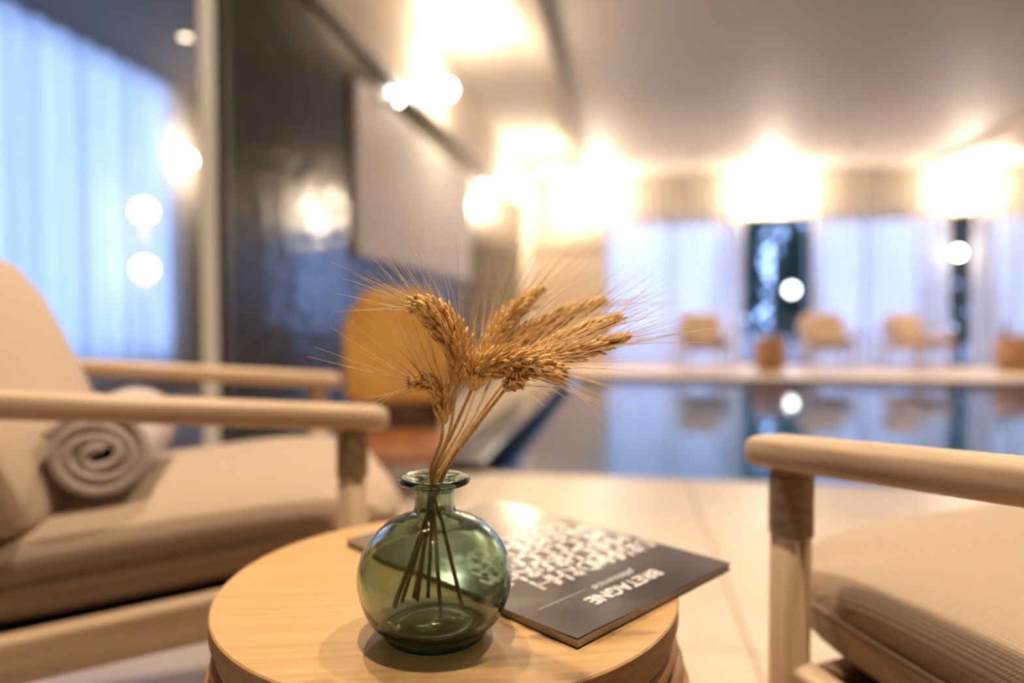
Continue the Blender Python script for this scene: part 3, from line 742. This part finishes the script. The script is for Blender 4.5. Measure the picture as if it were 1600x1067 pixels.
def stroke(pts, w):
    pts = [Vector((a, b_, 0)) for a, b_ in pts]
    for a, b_ in zip(pts, pts[1:]):
        d = (b_-a).normalized(); n_ = Vector((-d.y, d.x, 0))*w*.5
        q_ = [a-n_-d*w*.3, b_-n_+d*w*.3, b_+n_+d*w*.3, a+n_-d*w*.3]
        k = len(tb.v); tb.v += [Vector((c.x, c.y, curl(c.x, c.y)+.00008)) for c in q_]; tb.f.append((k, k+1, k+2, k+3))
for row, (xa, xb) in enumerate(((.02,.80), (.04,.98), (.08,.94), (.06,.98), (.10,.86))):
    y0 = hg*(.685 - row*.083); x = wd_*xa; hh = hg*.068
    while x < wd_*xb-.014:
        w_ = rn.uniform(.010,.0165); sl = rn.uniform(.001,.003); k = rn.randrange(5); th = rn.uniform(.0030,.0050)
        stroke([(x, y0), (x+sl, y0+hh)], th)
        if k == 0: stroke([(x+sl, y0+hh), (x+w_, y0+hh*.75), (x+.001, y0+hh*.5), (x+w_, y0)], th*.8)
        if k == 1: stroke([(x+w_, y0), (x+w_+sl, y0+hh*.9)], th); stroke([(x, y0+hh*.5), (x+w_, y0+hh*.45)], th*.7)
        if k == 2: stroke([(x+sl, y0+hh), (x+w_, y0+hh*1.02)], th*.8); stroke([(x, y0), (x+w_*.9, y0+hh*.06)], th*.8)
        if k == 3: stroke([(x+sl, y0+hh), (x+w_*.5, y0+hh*.3), (x+w_, y0+hh), (x+w_, y0)], th*.8)
        if k == 4: stroke([(x+sl, y0+hh), (x+w_*.8, y0+hh*.8), (x+w_, y0+hh*.4), (x+w_*.7, y0+hh*.05), (x, y0)], th*.8)
        x += w_ + .0046
tb.build('title_strokes', M['print_white'], cov)

# ================================================================== OUTSIDE
tag(box('terrace', (-12, YB+.2, -.35), (30, 60, -.05), M['terrace']), 'dark paved terrace outside the windows', None, None, 'structure')
for (px, py, D, lb) in ((1237, 453, 19.3, 'round glowing garden lamp seen low through the uncovered window'), (1264, 400, 24.0, 'globe added for a room light reflected in the pane, against the curtain edge')):  # the second globe stands in for a room light mirrored in the glass
    gl_ = W(px, py, D)
    t = thing('garden_lamp', lb, 'garden lamp', (gl_.x, gl_.y, -.05))
    MB().lathe([(0,0), (.06,0), (.06,.03), (.02,.05), (.02,gl_.z-.08), (.07,gl_.z-.06), (0,gl_.z-.05)], 16).build('post', M['black_metal'], t, True)
    sphere('globe', .15, E_GARDEN, t, (0,0,gl_.z+.05))
def conifer(px, D, h, r, label, seed):
    rnd = random.Random(seed); p0 = W(px, 500, D); t = thing('conifer', label, 'tree', (p0.x, p0.y, -.05), 0, 'dark conifers outside the windows')
    MB().tube([(0,0,0), (0,0,h*.8)], [.08,.02], 8).build('trunk', M['walnut'], t, True)
    mb = MB()
    for i in range(1500):
        s = rnd.random()**.8; z = .25 + s*(h-.25); a = rnd.random()*2*PI; rr_ = r*(1-s)**.7*rnd.uniform(.55,1.0)+.02
        c = Vector((rr_*math.cos(a), rr_*math.sin(a), z)); d = Vector((math.cos(a), math.sin(a), rnd.uniform(.1,.9))).normalized()
        x = d.cross(Vector((0,0,1))).normalized(); L = rnd.uniform(.22,.45); w_ = L*.34
        mb.add([c-x*w_-d*L*.4, c+x*w_-d*L*.4, c+d*L*.6, c-d*L*.2+Vector((0,0,w_))], [(0,1,2), (0,2,3), (1,3,2), (0,3,1)])
    tag(mb.build('foliage', M['tree'], t), None, None, None, 'stuff')
for k, (px, D, h, r, lb) in enumerate(((1152, 24, 6.5, 1.2, 'dark conifer outside, on the aisle side of the lower garden lamp'), (1240, 21.2, 3.6, .85, 'dark conifer just behind the lower garden lamp'), (1212, 27, 8.0, 2.0, 'tall dark conifer far behind the garden lamp and the added globe'), (1500, 14.5, 4.6, .8, 'dark conifer outside the narrow curtain gap'))):
    conifer(px, D, h, r, lb, 20+k)
